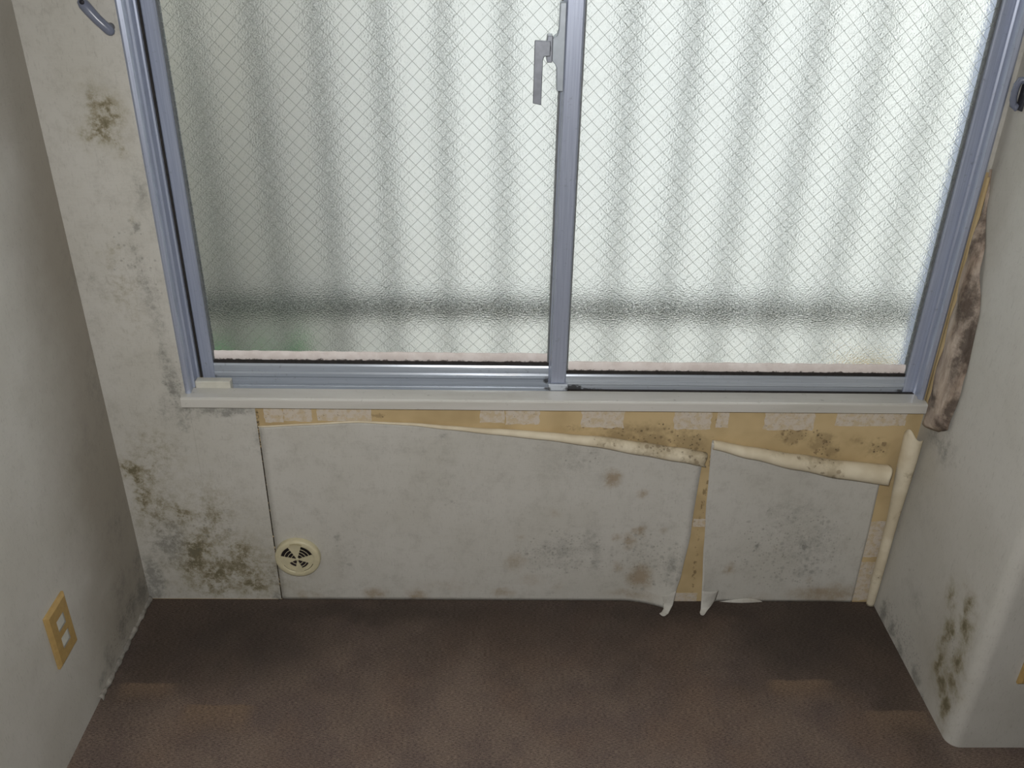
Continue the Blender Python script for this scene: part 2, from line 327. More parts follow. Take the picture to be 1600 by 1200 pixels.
col = n.mix(n.step(n.noise(12, 3, .6, stretch=(.2, 1, 1)), .35, .65), lin(208, 206, 200), lin(194, 192, 184))
col = n.mix(n.math('MULTIPLY', n.step(n.noise(60, 5, .7), .62, .74), .5), col, lin(120, 116, 108))
M['sill'] = n.bsdf(col, .24, 0, n.noise(300, 2, stretch=(.1, 1, 1)), .06, .0006, .5)
M['resin'] = simple('white_resin', (206, 204, 192), .45, 0, .05, 50)
n = N('pinkish_foam_tape')
col = n.mix(n.step(n.noise(30, 4, .6), .35, .65), lin(242, 234, 230), lin(228, 218, 213))
sepz = n.new('ShaderNodeSeparateXYZ'); n.ln(n.pos, sepz.inputs[0])
low = n.step(n.math('ADD', sepz.outputs[2], n.math('MULTIPLY', n.noise(90, 4, .7), .02)), .6235, .6275, 1, 0)
col = n.mix(n.math('MULTIPLY', low, .9), col, lin(70, 58, 54))
M['tape'] = n.bsdf(col, .85, 0, n.noise(350, 3), .4, .001, .2)

n = N('patterned_glass_back')
b = n.new('ShaderNodeBump'); b.inputs['Strength'].default_value = .65; b.inputs['Distance'].default_value = .0014
n.ln(n.noise(300, 2, .5), b.inputs['Height'])
g = n.new('ShaderNodeBsdfGlass'); g.inputs['Color'].default_value = (.98, .985, .985, 1); g.inputs['Roughness'].default_value = .045; g.inputs['IOR'].default_value = 1.45
n.ln(b.outputs[0], g.inputs['Normal']); n.ln(g.outputs[0], n.out.inputs[0]); M['glass_back'] = n.mat
n = N('patterned_glass_front')
b = n.new('ShaderNodeBump'); b.inputs['Strength'].default_value = .25; b.inputs['Distance'].default_value = .001
n.ln(n.noise(300, 2, .5), b.inputs['Height'])
g = n.new('ShaderNodeBsdfGlass'); g.inputs['Color'].default_value = (.985, .99, .99, 1); g.inputs['Roughness'].default_value = .04; g.inputs['IOR'].default_value = 1.45
n.ln(b.outputs[0], g.inputs['Normal']); n.ln(g.outputs[0], n.out.inputs[0]); M['glass_front'] = n.mat
M['wire'] = simple('glass_wire', (176, 180, 176), .35, .6, .05, 50)

n = N('brown_carpet')
sp = n.new('ShaderNodeSeparateXYZ'); n.ln(n.pos, sp.inputs[0])
rib = n.noise(420, 2, .6, stretch=(.35, 1.4, 1)); pile = n.noise(700, 2, .7)
col = n.mix(n.step(n.noise(7, 4, .6), .35, .65), lin(152, 134, 121), lin(134, 118, 110))
col = n.mix(n.math('MULTIPLY', n.step(n.noise(3.2, 3, .6), .45, .65), .55), col, lin(150, 126, 108))
def patch(col, x0, x1, y1, dep, amt):
    xx = n.math('ABSOLUTE', n.math('SUBTRACT', n.math('ADD', sp.outputs[0], n.math('MULTIPLY', n.math('SUBTRACT', n.noise(14, 3), .5), .05)), (x0 + x1) / 2))
    mx = n.step(xx, (x1 - x0) / 2 - .03, (x1 - x0) / 2 + .012, 1, 0)
    yy = n.math('ADD', sp.outputs[1], n.math('MULTIPLY', n.math('SUBTRACT', n.noise(18, 2), .5), .012))
    my = n.math('MULTIPLY', n.step(yy, y1 - .008, y1, 1, 0), n.step(yy, y1 - dep, y1 - .01, 0, 1))
    return n.mix(n.math('MULTIPLY', n.math('MULTIPLY', mx, my), amt), col, lin(158, 134, 112))
stain_and_shade = n.step(n.math('ADD', sp.outputs[1], n.math('MULTIPLY', n.math('SUBTRACT', n.noise(4.5, 4, .6), .5), .55)), -.42, -.02)  # damp staining plus painted shade, darkening the carpet toward the back wall
col = n.mix(n.math('MULTIPLY', stain_and_shade, .62), col, lin(78, 71, 66))
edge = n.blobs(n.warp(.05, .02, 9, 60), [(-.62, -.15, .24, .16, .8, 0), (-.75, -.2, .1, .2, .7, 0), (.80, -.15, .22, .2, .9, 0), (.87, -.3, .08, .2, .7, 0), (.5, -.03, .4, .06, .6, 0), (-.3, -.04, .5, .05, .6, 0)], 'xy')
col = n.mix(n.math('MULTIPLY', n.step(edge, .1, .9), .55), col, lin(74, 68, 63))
for (a_, b_, c_, d_, e_) in [(-.80, -.675, -.258, .07, .65), (-.645, -.49, -.316, .10, .75), (.60, .735, -.243, .075, .8), (.775, .92, -.328, .09, .65)]:
    col = patch(col, a_, b_, c_, d_, e_)
col = n.mix(n.step(n.math('ADD', n.math('MULTIPLY', pile, .5), n.math('MULTIPLY', rib, .5)), .36, .64, 0, .75), col, lin(48, 41, 38))
M['carpet'] = n.bsdf(col, .95, 0, n.math('ADD', rib, pile), .6, .003, .1)

M['plate'] = simple('tan_outlet_plate', (184, 154, 98), .45, 0, .05, 80)
M['socket'] = simple('socket_white', (214, 214, 204), .5, 0, .04, 80)
M['vent'] = simple('cream_plastic', (208, 200, 168), .42, 0, .04, 60)
M['tab'] = simple('darker_cream_plastic', (186, 176, 142), .5, 0, .04, 60)
M['void'] = simple('duct_shade', (34, 26, 28), .9, 0, .1, 60)
M['hook'] = simple('blue_grey_plastic', (122, 128, 146), .28, 0, .05, 60)
M['hook_dark'] = simple('screw_hole_shade', (48, 48, 56), .6, 0, .1, 60)
M['caulk'] = simple('dirty_caulk', (156, 152, 144), .7, 0, .18, 60)
M['fence_bar'] = simple('fence_batten_grey', (128, 134, 134), .6, 0, .06, 30)
M['rail'] = simple('fence_rail_grey', (96, 102, 100), .6, 0, .06, 30)
M['concrete'] = simple('pale_concrete', (190, 188, 176), .9, 0, .08, 12)
M['beige'] = simple('beige_render', (178, 166, 138), .9, 0, .06, 8)
M['leaf'] = simple('weed_green', (130, 196, 140), .6, 0, .15, 30)
M['dry_leaf'] = simple('dry_weed_yellow', (222, 190, 110), .6, 0, .12, 30)
n = N('translucent_white_sheet')
d = n.new('ShaderNodeBsdfDiffuse'); d.inputs[0].default_value = (.73, .735, .73, 1)
t = n.new('ShaderNodeBsdfTranslucent'); t.inputs[0].default_value = (.75, .76, .755, 1)
mx = n.new('ShaderNodeMixShader'); mx.inputs[0].default_value = .6
n.ln(d.outputs[0], mx.inputs[1]); n.ln(t.outputs[0], mx.inputs[2]); n.ln(mx.outputs[0], n.out.inputs[0]); M['sheet'] = n.mat
M['ceiling'] = simple('white_ceiling', (225, 223, 215), .9, 0, .03, 20)

# ------------------------------------------------------------------ the room shell
XL, XR, YP, ZC = -.8206, .921, -.424, 2.4
WX0, WX1, WZ0, WZ1 = -.644, .907, .548, 1.80
XE, YR = 3.0, -3.6
struct(box('floor', XL, XE, YR, 0, -.1, 0, M['carpet']), 'dark brown fine-ribbed carpet with pale worn patches', 'floor')
struct(box('ceiling', XL - .1, XE + .1, YR - .1, .12, ZC, ZC + .1, M['ceiling']))
wb = struct(boxes('wall_back', [(XL, WX0, 0, .12, -.1, ZC), (WX1, XR + .02, 0, .12, -.1, ZC), (WX0, WX1, 0, .12, -.1, WZ0), (WX0, WX1, 0, .12, WZ1, ZC)], M['board']), 'bare tan plasterboard wall showing behind the torn wallpaper', 'wall')
struct(box('wall_left', XL - .12, XL, YR, .12, -.1, ZC, M['paper_left']), 'off-white papered side wall with grey mould along its foot', 'wall')
rr = .026
prof = [(XR, 0)] + [(XR + rr - rr * math.cos(a), YP + rr - rr * math.sin(a)) for a in [math.radians(9 * k) for k in range(11)]] + [(XE + .1, YP), (XE + .1, .12), (XR + .02, .12), (XR + .02, 0)]
wr = struct(prism('wall_right', prof, 'z', -.1, ZC, M['paper_right']), 'off-white papered pier with rounded edge and forked mould streak', 'wall')
for p in wr.data.polygons: p.use_smooth = abs(p.normal.z) < .5
wr.modifiers.new('edges', 'EDGE_SPLIT').split_angle = math.radians(35)
struct(box('wall_rear', XL - .1, XE + .1, YR - .1, YR, -.1, ZC, M['paper_plain']))
struct(box('wall_far', XE, XE + .1, YR, YP, -.1, ZC, M['paper_plain']))
# thin caulked edge where the side wall meets the carpet
def caulk(u, v):
    y = -.31 * u; r = .0065 + .0015 * math.sin(40 * u) + .001 * math.sin(97 * u)
    a = v * math.pi / 2
    return (XL + r * math.cos(a), y, r * 1.4 * math.sin(a))
struct(grid('trim_1', caulk, 60, 5, M['caulk'], thick=-.0005), 'thin dirty caulk bead between side wall and carpet', 'trim')

# leftover paper on the plasterboard
def residue(cx, cz, rx, rz, sd):
    rnd = random.Random(sd); top = []; k = 7
    cs = [(cx - rx, cz - rz), (cx + rx, cz - rz), (cx + rx, cz + rz), (cx - rx, cz + rz)]
    for a in range(4):
        (ax_, az_), (bx_, bz_) = cs[a], cs[(a + 1) % 4]; j = .07 * min(rx, rz)
        for i in range(k):
            t = (i + rnd.uniform(-.2, .2)) / k if i else 0
            top.append((ax_ + (bx_ - ax_) * t + rnd.uniform(-j, j), az_ + (bz_ - az_) * t + rnd.uniform(-j, j)))
    prism('paper_residue', top, 'y', -.0006, .0, M['residue'], wb)
for i, q in enumerate([(-.470, .520, .020, .024), (-.418, .522, .03, .022), (-.32, .521, .058, .020), (-.005, .522, .026, .022), (.060, .521, .036, .024), (.232, .518, .046, .028), (.425, .517, .040, .029), (.490, .518, .013, .025), (.634, .517, .054, .029), (.81, .522, .076, .022), (.880, .192, .030, .052), (.890, .065, .028, .060), (.472, .236, .014, .011), (.462, .012, .03, .014)]):
    residue(*q, i)

# ------------------------------------------------------------------ the wallpaper sheets
TH = .0007
def sheet_region(name, rects, mat):
    o = boxes(name, [(a + .0003, b, -TH - .0003, -.0003, c, d) for (a, b, c, d) in rects], mat); return o
p1 = sheet_region('wallpaper_sheet', [(XL, -.6455, .002, ZC), (-.6455, -.5075, .002, .5475)], M['paper_back'])
boxes('wallpaper_facing', [(-.6455, XR, -TH, 0, WZ1 + .012, ZC), (WX1 + .0005, XR, -TH, 0, 1.055, WZ1 + .012)], M['paper_back'], wb)
tag(p1, 'mouldy off-white wallpaper still stuck beside the window and under the sill corner', 'wallpaper')

def rolled_sheet(label, z0, rad, xl, xr, zbot, lift, turn):
    xa, xb = min(xl(k / 20 * .5) for k in range(21)), max(xr(k / 20 * .5) for k in range(21))
    def fs(u, v):
        xm = xl(.4) + (xr(.4) - xl(.4)) * u
        zt = interp(z0, xm); z = zbot(u) + (zt - zbot(u)) * v
        x = xl(z) + (xr(z) - xl(z)) * u
        return (x, -.0004 - lift(u, z), max(z, .0004))
    o = grid('wallpaper_sheet', fs, 70, 50, M['paper_back'], thick=TH, flip=False)
    def fr(u, v):
        z00 = interp(z0, xl(.4) + (xr(.4) - xl(.4)) * u)
        x = xl(z00) + (xr(z00) - xl(z00)) * u; r = interp(rad, x)
        a = v * turn; q = r * (1 - .045 * a)
        wob = 1 + .05 * math.sin(31 * x) * math.sin(1.3 * a)
        jag = .0035 * math.sin(a * 2.2 + 1) * (u > .98) * 1.0
        return (x - jag, -.0008 - r + q * math.cos(a) * wob, z00 + q * math.sin(a) * wob)
    grid('rolled_edge', fr, 80, 30, [M['cream'], M['paper_back']], o, thick=TH, mat_off=1, flip=True)
    return tag(o, label, 'wallpaper', 'peeling wallpaper sheets under the window')

# middle sheet: seam on the left, torn free on the right
xl2 = lambda z: -.5050
xr2 = lambda z: interp([(0, .420), (.05, .433), (.10, .442), (.21, .4535), (.5, .4600)], z)
def lift2(u, z):
    k = max(0, (u - .88) / .12); return .026 * k * k * max(0, 1 - z / .26) + .0035 * max(0, (u - .9) / .1) * (1 if z < .42 else 0)
rolled_sheet('wide stained wallpaper sheet behind the round vent, its top edge rolled down',
    [(-.505, .487), (-.40, .494), (-.291, .5015), (-.18, .497), (-.1, .490), (.0, .482), (.107, .474), (.21, .463), (.317, .447), (.40, .433), (.465, .419)],
    [(-.505, .0022), (-.3, .0026), (-.2, .0034), (-.1, .0055), (.107, .0105), (.317, .0168), (.46, .0190)],
    xl2, xr2, lambda u: .0004, lift2, math.radians(285))
# right-hand sheet
xl3 = lambda z: interp([(0, .500), (.05, .497), (.175, .490), (.30, .481), (.46, .4735)], z)
xr3 = lambda z: interp([(0, .8705), (.2, .868), (.36, .864)], z)
def lift3(u, z):
    k = max(0, 1 - u / .14); return .024 * k * k * max(0, 1 - z / .16) + .002 * max(0, (u - .85) / .15)
rolled_sheet('smaller wallpaper sheet near the right-hand corner with a thick rolled top edge',
    [(.473, .4555), (.56, .438), (.657, .4165), (.76, .401), (.872, .386)],
    [(.473, .0118), (.56, .016), (.657, .0200), (.76, .0236), (.872, .0262)],
    xl3, xr3, lambda u: .0004, lift3, math.radians(290))
# torn tongues of paper lying out over the carpet
def tongue(name, pts_l, pts_r, mat, label):
    def f(u, v):
        k = v * (len(pts_l) - 1); i = min(int(k), len(pts_l) - 2); t = k - i
        a = Vector(pts_l[i]).lerp(Vector(pts_l[i + 1]), t); b = Vector(pts_r[i]).lerp(Vector(pts_r[i + 1]), t)
        p = a.lerp(b, u); p.y -= .004 * math.sin(u * math.pi); return tuple(p)
    o = grid(name, f, 8, 16, mat, thick=TH); return tag(o, label, 'wallpaper')
tongue('wallpaper_tongue', [(.400, -.0125, .030), (.408, -.020, .012), (.407, -.033, .005), (.401, -.043, .004), (.394, -.050, .006)],
       [(.432, -.031, .060), (.428, -.033, .018), (.422, -.038, .007), (.416, -.047, .003), (.407, -.055, .003)], M['paper_back'],
       'narrow torn wallpaper tongue curling onto carpet left of the bare gap')
tongue('wallpaper_tongue', [(.4965, -.0195, .050), (.4965, -.0265, .018), (.4960, -.033, .005), (.4920, -.043, .003), (.4925, -.050, .003)],
       [(.540, -.0065, .040), (.536, -.0085, .014), (.526, -.018, .005), (.514, -.032, .003), (.504, -.047, .003)], M['paper_back'],
       'torn wallpaper corner hanging onto carpet right of the bare gap')

def flapf(u, v):
    x = .548 + .105 * u; return (x, -.0025 - .0045 * v * math.sin(math.pi * u), .015 * (math.sin(math.pi * u) ** .8) * (.3 + .7 * u) * (1 - v) + .001)
tag(grid('wallpaper_flake', flapf, 14, 4, M['paper_back'], thick=TH), 'thin curled flake of wallpaper at the foot of the right-hand sheet', 'wallpaper')

# vertical curl standing in the right-hand corner
def curl(u, v):
    z = .004 + (.492 - .004) * u
    k = u
    r = .0095 + .011 * k ** 1.3 + .0012 * math.sin(9 * u)
    cx = XR - .001 - r - .0035 * k; cy = -.0035 - r * (1.02) - .006 * k
    a = math.radians(60) - math.radians(300) * v
    if u > .93: z += (u - .93) / .07 * (.018 * math.cos(a + 2.6) - .006 * math.sin(3 * a))
    q = r * (1 - .08 * v)
    return (cx + q * math.cos(a), cy + q * math.sin(a), z)
tag(grid('wallpaper_curl', curl, 60, 30, [M['cream'], M['paper_back']], thick=TH, mat_off=1, flip=False), 'cream strip of wallpaper curled upright in the corner below the sill end', 'wallpaper')

# mouldy flap between window jamb and pier
YO = [(.53, -.075), (.56, -.112), (.65, -.118), (.80, -.102), (.90, -.066), (1.0, -.024), (1.065, -.006)]
fl = empty('wallpaper_flap')
def ff(u, v):
    z = .532 + (1.062 - .532) * u
    yo = interp(YO, z); yi = -.0305 - .000 if z < .57 else -.022
    yi = max(yi, yo + .004) if yo > -.03 else yi
    y = yi + (yo - yi) * v
    b = .020 * min(1, (-yo) / .07) * math.sin(math.pi * min(1, .12 + .88 * v)) ** .8 + .0018 * math.sin(60 * z + 5 * v) + .003 * math.sin(23 * z) * v
    return (XR - .0015 - max(b, 0), y, z)
grid('paper_underside', ff, 60, 16, [M['mouldy'], M['paper_right']], fl, thick=TH, mat_off=1, flip=True)
def fe(u, v):
    z = .555 + (1.05 - .555) * u; wv_ = .018 * (1 - u) + .003
    return (XR - .010 + .004 * v, -.0135 - wv_ * v, z)
grid('board_edge', fe, 20, 3, M['board'], fl, thick=.003)
tag(fl, 'pinkish mould-blackened wallpaper flap hanging between window jamb and pier', 'wallpaper')

# ------------------------------------------------------------------ the window
win = struct(empty('window_1'), 'two-pane aluminium sliding window with frosted wired glass', 'window')
ax, az = M['alu_x'], M['alu_z']
# jambs: stepped extrusions (x, y) run up the opening
def jprof(s, x0):
    L = [(0, .118), (0, -.012), (.004, -.014), (.0105, -.012), (.0115, -.006), (.0095, -.004), (.0095, .012), (.013, .014), (.013, .019), (.0085, .021), (.0085, .0475), (.0118, .0490), (.0118, .0535), (.0085, .0545), (.0085, .118)]
    return [(x0 + s * a, b) for a, b in L]
prism('frame_jamb', jprof(1, WX0 + .0005), 'z', .5725, 1.795, az, win)
prism('frame_jamb', jprof(-1, WX1 - .0005), 'z', .5725, 1.795, az, win)
boxes('frame_head', [(WX0 + .001, WX1 - .001, -.012, .116, 1.768, 1.799)], ax, win)
# bottom track with its two running rails
prof = [(.116, .5485), (.116, .556), (.092, .5465), (.076, .5485), (.076, .560), (.0725, .560), (.0725, .549), (.058, .549), (.0555, .549), (.0555, .560), (.0515, .561), (.0515, .552), (.038, .552), (.038, .5655), (.0345, .5655), (.0345, .552), (.0165, .556), (.0125, .570), (.0125, .5485)]
prof = [(a, max(b, .5482 if i not in (0, len(prof) - 1) else b)) for i, (a, b) in enumerate(prof)]
prof[0] = (.116, .535); prof[-1] = (.0125, .535)
prism('bottom_track', prof, 'x', WX0 + .012, WX1 - .012, ax, win)
box('inner_track_rail', -.545, .118, .0305, .0340, .553, .5695, ax, win, .0008)
box('track_stopper', -.630, -.556, .012, .032, .556, .588, M['resin'], win, .003)
# white resin sill board
sp_ = [(.012, .5345), (.012, .5725), (-.016, .5720), (-.0265, .5716), (-.0275, .5708), (-.0300, .5700), (-.0310, .5675), (-.0310, .5495), (-.0285, .5475), (-.0012, .5475), (-.0012, .5345)]
bev(prism('sill', [(a, b if b > .54 else .5475) for a, b in sp_[1:-1]] + [(-.0012, .5476), (.012, .5476)], 'x', -.6490, .9085, M['sill'], win), .0008)

box('gap_shade_strip', -.6318, -.6279, .0562, .0640, .5735, 1.766, M['gasket'], win)  # black strip painting the shaded gap between jamb and sash
box('gap_shade_strip', .8999, .8978 + .0045, .0192, .0260, .5735, 1.766, M['gasket'], win)
box('gap_shade_strip', .155, .897, .0128, .0190, .5550, .5738, M['gasket'], win)  # black strip standing in for the dark track gap above the sill
def pane(name, x0, x1, z0, z1, yc, parent):
    h = .0034
    vs = [(x, y, z) for x in (x0, x1) for y in (yc - h, yc + h) for z in (z0, z1)]
    fs = [(0, 1, 3, 2), (4, 6, 7, 5), (0, 4, 5, 1), (2, 3, 7, 6), (0, 2, 6, 4), (1, 5, 7, 3)]
    o = mesh(name, vs, fs, [M['glass_front'], M['glass_back']], parent)
    for p in o.data.polygons:
        if p.center.y > yc + h * .5: p.material_index = 1
    # diamond wire lattice lying in the room-side face
    V, F = [], []
    r = .00034; step = .0272; W_, H_ = x1 - x0, z1 - z0; y0 = yc - h - .0004
    for s in (1, -1):
        k = -H_ if s > 0 else 0.0
        while k < (W_ if s > 0 else W_ + H_):
            # line x = k + s*t , z = t
            t0 = max(0, -k) if s > 0 else max(0, k - W_); t1 = min(H_, W_ - k) if s > 0 else min(H_, k)
            if t1 - t0 > .004:
                a = Vector((x0 + k + s * t0, y0, z0 + t0)); b = Vector((x0 + k + s * t1, y0, z0 + t1))
                d = (b - a).normalized(); nn = Vector((-d.z, 0, d.x)) * r; n0 = len(V)
                for p in (a, b): V.extend([p + nn, p + Vector((0, -r, 0)), p - nn, p + Vector((0, r, 0))])
                for q in range(4): F.append((n0 + q, n0 + (q + 1) % 4, n0 + 4 + (q + 1) % 4, n0 + 4 + q))
            k += step
    wm = mesh('wire_lattice', V, F, M['wire'], parent); wm['kind'] = 'stuff'
    return o

def sash(x0, x1, y0, y1, zb, zr, zt, wl, wrt, label):
    """zb rail bottom, zr rail top; wl / wrt stile widths"""
    s = empty('sash'); s.parent = win; s['label'] = label
    yc = (y0 + y1) / 2
    def stile(a, b, face):
        g = .0022
        pr = [(a, y0 + .002), (a + .0025, y0), (b - .0025, y0), (b, y0 + .002), (b, y1), (a, y1)]
        prism('stile', pr, 'z', zb + .0, zt, az, s, .0006)
    stile(x0, x0 + wl, 0); stile(x1 - wrt, x1, 0)
    h = zr - zb
    pr = [(y0 + .004, zb), (y0 + .004, zb + h * .42), (y0 + .001, zb + h * .48), (y0 + .001, zb + h * .62), (y0 + .003, zb + h * .66), (y0 + .003, zr - .004), (y0 + .005, zr), (y1, zr), (y1, zb)]
    prism('bottom_rail', pr, 'x', x0 + wl, x1 - wrt, ax, s, .0005)
    box('top_rail', x0 + wl, x1 - wrt, y0 + .003, y1, zt - .035, zt, ax, s, .001)
    box('gasket', x0 + wl, x1 - wrt, yc - .0065, yc + .006, zr, zr + .008, M['gasket'], s)
    for xa in (x0 + wl, x1 - wrt - .0035): box('gasket', xa, xa + .0035, yc - .0075, yc + .006, zr + .008, zt - .035, M['bead'], s)
    pane('glass_pane', x0 + wl + .0005, x1 - wrt - .0005, zr + .004, zt - .033, yc, s)
    # foam draught tape along the bottom of the pane
    X0, X1 = x0 + wl + .004, x1 - wrt - .004; rnd = random.Random(int(x0 * 100))
    wob = [rnd.uniform(-.0009, .0009) for _ in range(80)]
    def ft(u, v):
        j = u * 78; k = int(j); t = j - k; wv_ = wob[k] * (1 - t) + wob[k + 1] * t
        a = math.pi * v
        return (X0 + (X1 - X0) * u, yc - .0040 - .0045 * math.sin(a), zr + .006 + (.0235 + wv_) * (1 - math.cos(a)) / 2 * .95)
    grid('draught_tape', ft, 78, 8, M['tape'], s, flip=True)
    return s
sR = sash(.1175, .8995, .0195, .0475, .563, .6065, 1.766, .0325, .0255, 'inner right-hand sash carrying the latch')
sL = sash(-.6275, .1480, .0565, .0835, .550, .6060, 1.766, .0265, .0325, 'outer left-hand sash')
# meeting stile trim and foot
box('stile_cover', .1195, .1475, .0165, .0193, .590, 1.76, az, sR, .001)
box('stile_foot', .113, .1545, .0125, .0192, .5725, .588, M['alu_x'], sR, .0015)
# crescent latch
def pz(name, pr, y0, y1, mat, b=.0012): return prism(name, pr, 'y', y0, y1, mat, sR, b)
pz('latch_plate', [(.1170, 1.335), (.1065, 1.335), (.1055, 1.290), (.1030, 1.282), (.0950, 1.277), (.0950, 1.240), (.1005, 1.234), (.1040, 1.228), (.1055, 1.188), (.1170, 1.188)], .006, .030, M['latch_plate'])
pz('latch_cam', [(.0950, 1.283), (.0860, 1.283), (.0845, 1.272), (.0845, 1.245), (.0860, 1.238), (.0950, 1.238)], -.004, .024, M['steel'])
tube('latch_pivot', [(.0900, .000, 1.261), (.0720, -.004, 1.262)], [.0085, .0085], M['steel'], sR, 20)
pz('latch_handle', [(.0640, 1.2765), (.0630, 1.2740), (.0628, 1.171), (.0775, 1.168), (.0782, 1.244), (.0805, 1.2500), (.0905, 1.2510), (.0905, 1.2755)], -.018, -.010, M['steel'])

# ------------------------------------------------------------------ round wall vent
vent = empty('wall_vent'); vx, vz = -.454, .1345
def lathe(name, prof, mat, parent, seg=64):
    V, F = [], []
    for (r, y) in prof:
        for k in range(seg):
            a = 2 * math.pi * k / seg; V.append((vx + r * math.cos(a), y, vz + r * math.sin(a)))
    for i in range(len(prof) - 1):
        for k in range(seg):
            F.append((i * seg + k, i * seg + (k + 1) % seg, (i + 1) * seg + (k + 1) % seg, (i + 1) * seg + k))
    return mesh(name, V, F, mat, parent, True)
lathe('rim', [(.0375, -.0100), (.0385, -.0150), (.0400, -.0154), (.0485, -.0152), (.0510, -.0138), (.0522, -.0110), (.0525, -.0060), (.0525, -.0007)], M['vent'], vent)
lathe('duct_shade_disc', [(.0388, -.0128), (.0388, -.0126), (.0005, -.0126)], M['void'], vent)  # flat black disc painting the shaded hollow behind the bars
def sector(a0, a1, r0, r1, y0, y1, seg=8):
    V, F = [], []
    for i in range(seg + 1):
        a = math.radians(a0 + (a1 - a0) * i / seg)
        for (r, y) in ((r0, y0), (r1, y0), (r1, y1), (r0, y1)): V.append((vx + r * math.cos(a), y, vz + r * math.sin(a)))
    for i in range(seg):
        for q in range(4): F.append((i * 4 + q, i * 4 + (q + 1) % 4, i * 4 + 4 + (q + 1) % 4, i * 4 + 4 + q))
    F += [(0, 1, 2, 3), tuple(seg * 4 + q for q in (3, 2, 1, 0))]
    return V, F
op = [(21, 73), (118, 167), (208, 258), (290, 340)]
for i in range(4):
    V, F = sector(op[i][1], op[(i + 1) % 4][0] + (360 if i == 3 else 0), .0012, .0388, -.0152, -.0130, 12); mesh('face_sector', V, F, M['vent'], vent)
    for r in (.0135, .0215, .0295):
        V, F = sector(op[i][0], op[i][1], r, r + .0011, -.0148, -.0140); mesh('grille_bar', V, F, M['vent'], vent)
for (a0, a1, r0) in [(208, 258, .0235), (290, 340, .0275)]:
    V, F = sector(a0, a1, r0, .0365, -.0136, -.0130); mesh('shutter', V, F, M['vent'], vent)
lathe('hub', [(.0005, -.0162), (.0030, -.0160), (.0042, -.0152), (.0042, -.0130)], M['vent'], vent, 24)
V, F = sector(72, 108, .0425, .0462, -.0160, -.0140, 10); mesh('adjuster_tab', V, F, M['tab'], vent)
tag(vent, 'round cream plastic wall vent with four fan-shaped louvre openings', 'vent')

# ------------------------------------------------------------------ outlet plates
def outlet(cx, cy, cz, normal, label):
    o = empty('wall_outlet'); L = []
    hw, hh = .0385, .0625
    def P_(u, v, d):  # u along the wall, v up, d out of the wall
        return (cx + d, cy + u, cz + v) if normal == 'x' else (cx + u, cy - d, cz + v)
    def ring(r): return [(-hw + r, -hh + r), (hw - r, -hh + r), (hw - r, hh - r), (-hw + r, hh - r)]
    holes = [(-.0145, .0145, .0075, .0330), (-.0145, .0145, -.0330, -.0075)]
    V, F = [], []
    def add(vs, fs):
        n0 = len(V); V.extend(vs); F.extend([tuple(n0 + k for k in f) for f in fs])
    # bevelled rim
    r0, r1 = ring(0), ring(.0055)
    add([P_(a, b, .0003) for a, b in r0] + [P_(a, b, .0050) for a, b in r0] + [P_(a, b, .0085) for a, b in r1], [(i, (i + 1) % 4, 4 + (i + 1) % 4, 4 + i) for i in range(4)] + [(4 + i, 4 + (i + 1) % 4, 8 + (i + 1) % 4, 8 + i) for i in range(4)])
    us = [-hw + .0055, -.0145, .0145, hw - .0055]; zs = [-hh + .0055, -.0330, -.0075, .0075, .0330, hh - .0055]
    for i in range(3):
        for j in range(5):
            if i == 1 and j in (1, 3): continue
            add([P_(us[i], zs[j], .0085), P_(us[i + 1], zs[j], .0085), P_(us[i + 1], zs[j + 1], .0085), P_(us[i], zs[j + 1], .0085)], [(0, 1, 2, 3)])
    pl = mesh('plate', V, F, M['plate'], o)
    for (a, b, c, d) in holes:
        vs = [P_(u, v, q) for u in (a, b) for v in (c, d) for q in (.0005, .0070)]
        bev(mesh('socket', vs, [(0, 1, 3, 2), (4, 6, 7, 5), (0, 4, 5, 1), (2, 3, 7, 6), (0, 2, 6, 4), (1, 5, 7, 3)], M['socket'], o), .001)
    return tag(o, label, 'outlet', 'tan outlet plates')
outlet(XL, -.372, .259, 'x', 'tan two-gang outlet plate on the side wall left of the carpet')
outlet(1.044, YP, .247, 'y', 'tan outlet plate on the pier front, cut by the right picture edge')

# ------------------------------------------------------------------ curtain tie-back hooks
h1 = empty('tieback_hook')
tube('hook_arm', [(-.6545, -.0160, 1.2745), (-.6560, -.0165, 1.2770), (-.6595, -.0175, 1.2820), (-.6670, -.020, 1.2910), (-.6740, -.0215, 1.2990), (-.6830, -.0225, 1.3110), (-.6910, -.023, 1.3220), (-.6950, -.023, 1.3285), (-.6962, -.023, 1.3310)], [.0030, .0068, .0088, .0086, .0088, .0094, .0096, .0072, .0035], M['hook'], h1, 18)
tube('hook_post', [(-.6620, -.0004, 1.2850), (-.6620, -.018, 1.2850)], [.0070, .0060], M['hook'], h1, 16)
tube('screw_hole_shade', [(-.6895, -.0320, 1.3270), (-.6897, -.0338, 1.3271)], [.0042, .0040], M['hook_dark'], h1, 14)  # dark disc painting the shade inside a screw hole
tag(h1, 'slanting blue-grey plastic curtain tie-back hook at the upper left jamb', 'hook', 'curtain tie-back hooks')
h2 = empty('tieback_hook')
tube('hook_arm', [(.9205, -.034, 1.1840), (.9165, -.032, 1.1790), (.9128, -.030, 1.1830), (.9100, -.029, 1.1930), (.9090, -.029, 1.2060), (.9100, -.029, 1.2180), (.9132, -.030, 1.2260), (.9175, -.032, 1.2270), (.9205, -.035, 1.2230)], [.0062, .0064, .0062, .0060, .0060, .0060, .0062, .0062, .0060], M['hook'], h2, 18)
box('base_plate', .9175, .9208, -.050, -.030, 1.176, 1.232, M['hook_dark'], h2, .001)
tag(h2, 'curved blue-grey curtain tie-back hook on the pier beside the right jamb', 'hook', 'curtain tie-back hooks')

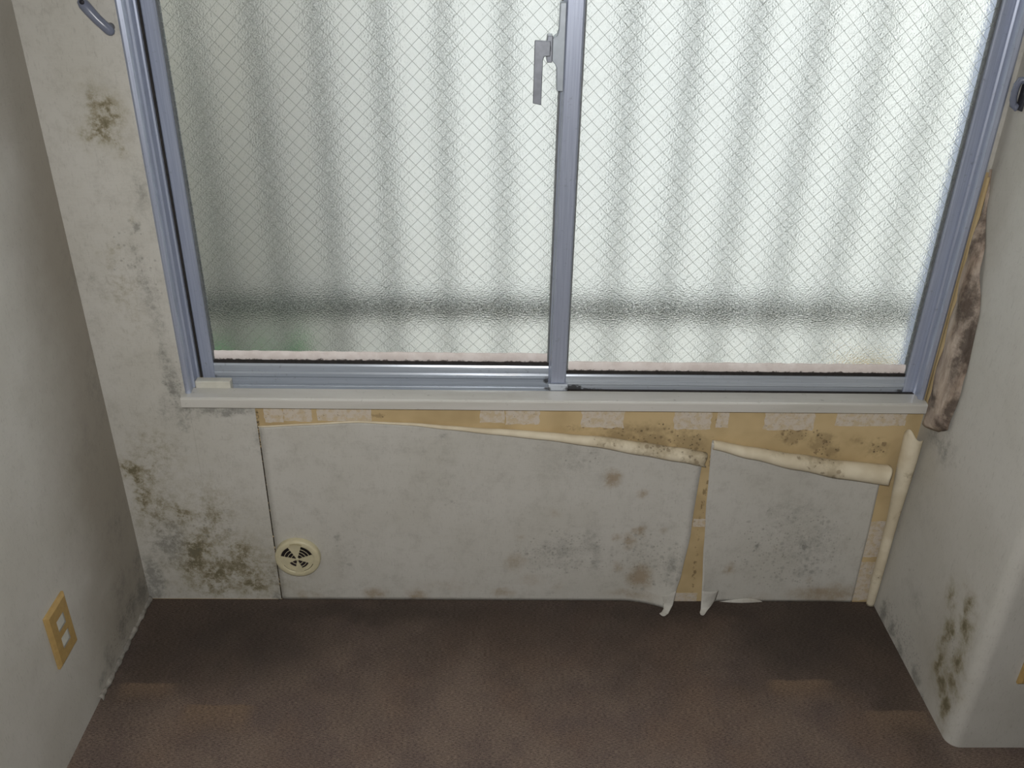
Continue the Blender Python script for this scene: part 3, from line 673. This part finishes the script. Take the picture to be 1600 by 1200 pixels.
# ------------------------------------------------------------------ outside, seen through the frosted panes
struct(box('balcony_floor', -2.6, 3.2, .12, 1.6, .10, .22, M['concrete']), 'pale concrete balcony ledge below the frosted panes', 'ledge')
struct(boxes('wall_outer', [(-2.6, WX0 - .02, .121, .16, .22, 2.7), (WX1 + .02, 3.2, .121, .16, .22, 2.7), (WX0 - .02, WX1 + .02, .121, .16, 1.82, 2.7)], M['concrete']))
fe_ = empty('balcony_screen')
box('screen_sheet', -1.75, 2.25, .530, .533, .24, 1.52, M['sheet'], fe_)
for k in range(-12, 16):
    x = .018 + .1425 * k
    if -1.7 < x < 2.2: box('batten', x - .0085, x + .0085, .503, .529, .24, 1.52, M['fence_bar'], fe_, .003)
box('rail', -1.75, 2.25, .470, .502, .532, .574, M['rail'], fe_, .003)
tag(fe_, 'white ribbed balcony screen with dark lower rail, blurred behind the frosted glass', 'screen')
nb = box('neighbour_wall', -2.6, -.32, .80, .90, .22, 1.75, M['beige'])
struct(nb, 'beige wall darkening the left side behind the frosted glass', 'wall')

def weeds(label, cx, cy, z0, rx, h, nleaf, mat, sd):
    o = empty('weed_clump'); rnd = random.Random(sd); V, F = [], []
    for i in range(nleaf):
        p = Vector((cx + rnd.uniform(-rx, rx), cy + rnd.uniform(-.06, .06), z0 + h * rnd.uniform(.1, 1)))
        d = Vector((rnd.uniform(-1, 1), rnd.uniform(-1, 1), rnd.uniform(-.2, 1))).normalized(); s = d.cross(Vector((rnd.uniform(-1, 1), .3, .5))).normalized()
        L = rnd.uniform(.03, .06); n0 = len(V); nrm = d.cross(s) * .006
        V += [p, p + d * L * .5 + s * L * .28 + nrm, p + d * L, p + d * L * .5 - s * L * .28 + nrm, p + d * L * .5]
        F += [(n0, n0 + 1, n0 + 4), (n0 + 1, n0 + 2, n0 + 4), (n0 + 2, n0 + 3, n0 + 4), (n0 + 3, n0, n0 + 4)]
    f = mesh('foliage', V, F, mat, o, fix=False); f['kind'] = 'stuff'
    for i in range(5):
        x = cx + rnd.uniform(-rx, rx) * .7
        tube('stem', [(x, cy, .22), (x + rnd.uniform(-.02, .02), cy, z0 + h * .4), (x + rnd.uniform(-.04, .04), cy, z0 + h * .9)], [.003, .0025, .0015], mat, o, 6)
    return tag(o, label, 'plant')
weeds('green weeds blurred behind the lower left corner of frosted glass', -.61, .37, .26, .13, .22, 200, M['leaf'], 3)
weeds('yellowing weeds blurred behind the lower right corner of frosted glass', .95, .37, .26, .09, .20, 110, M['dry_leaf'], 5)
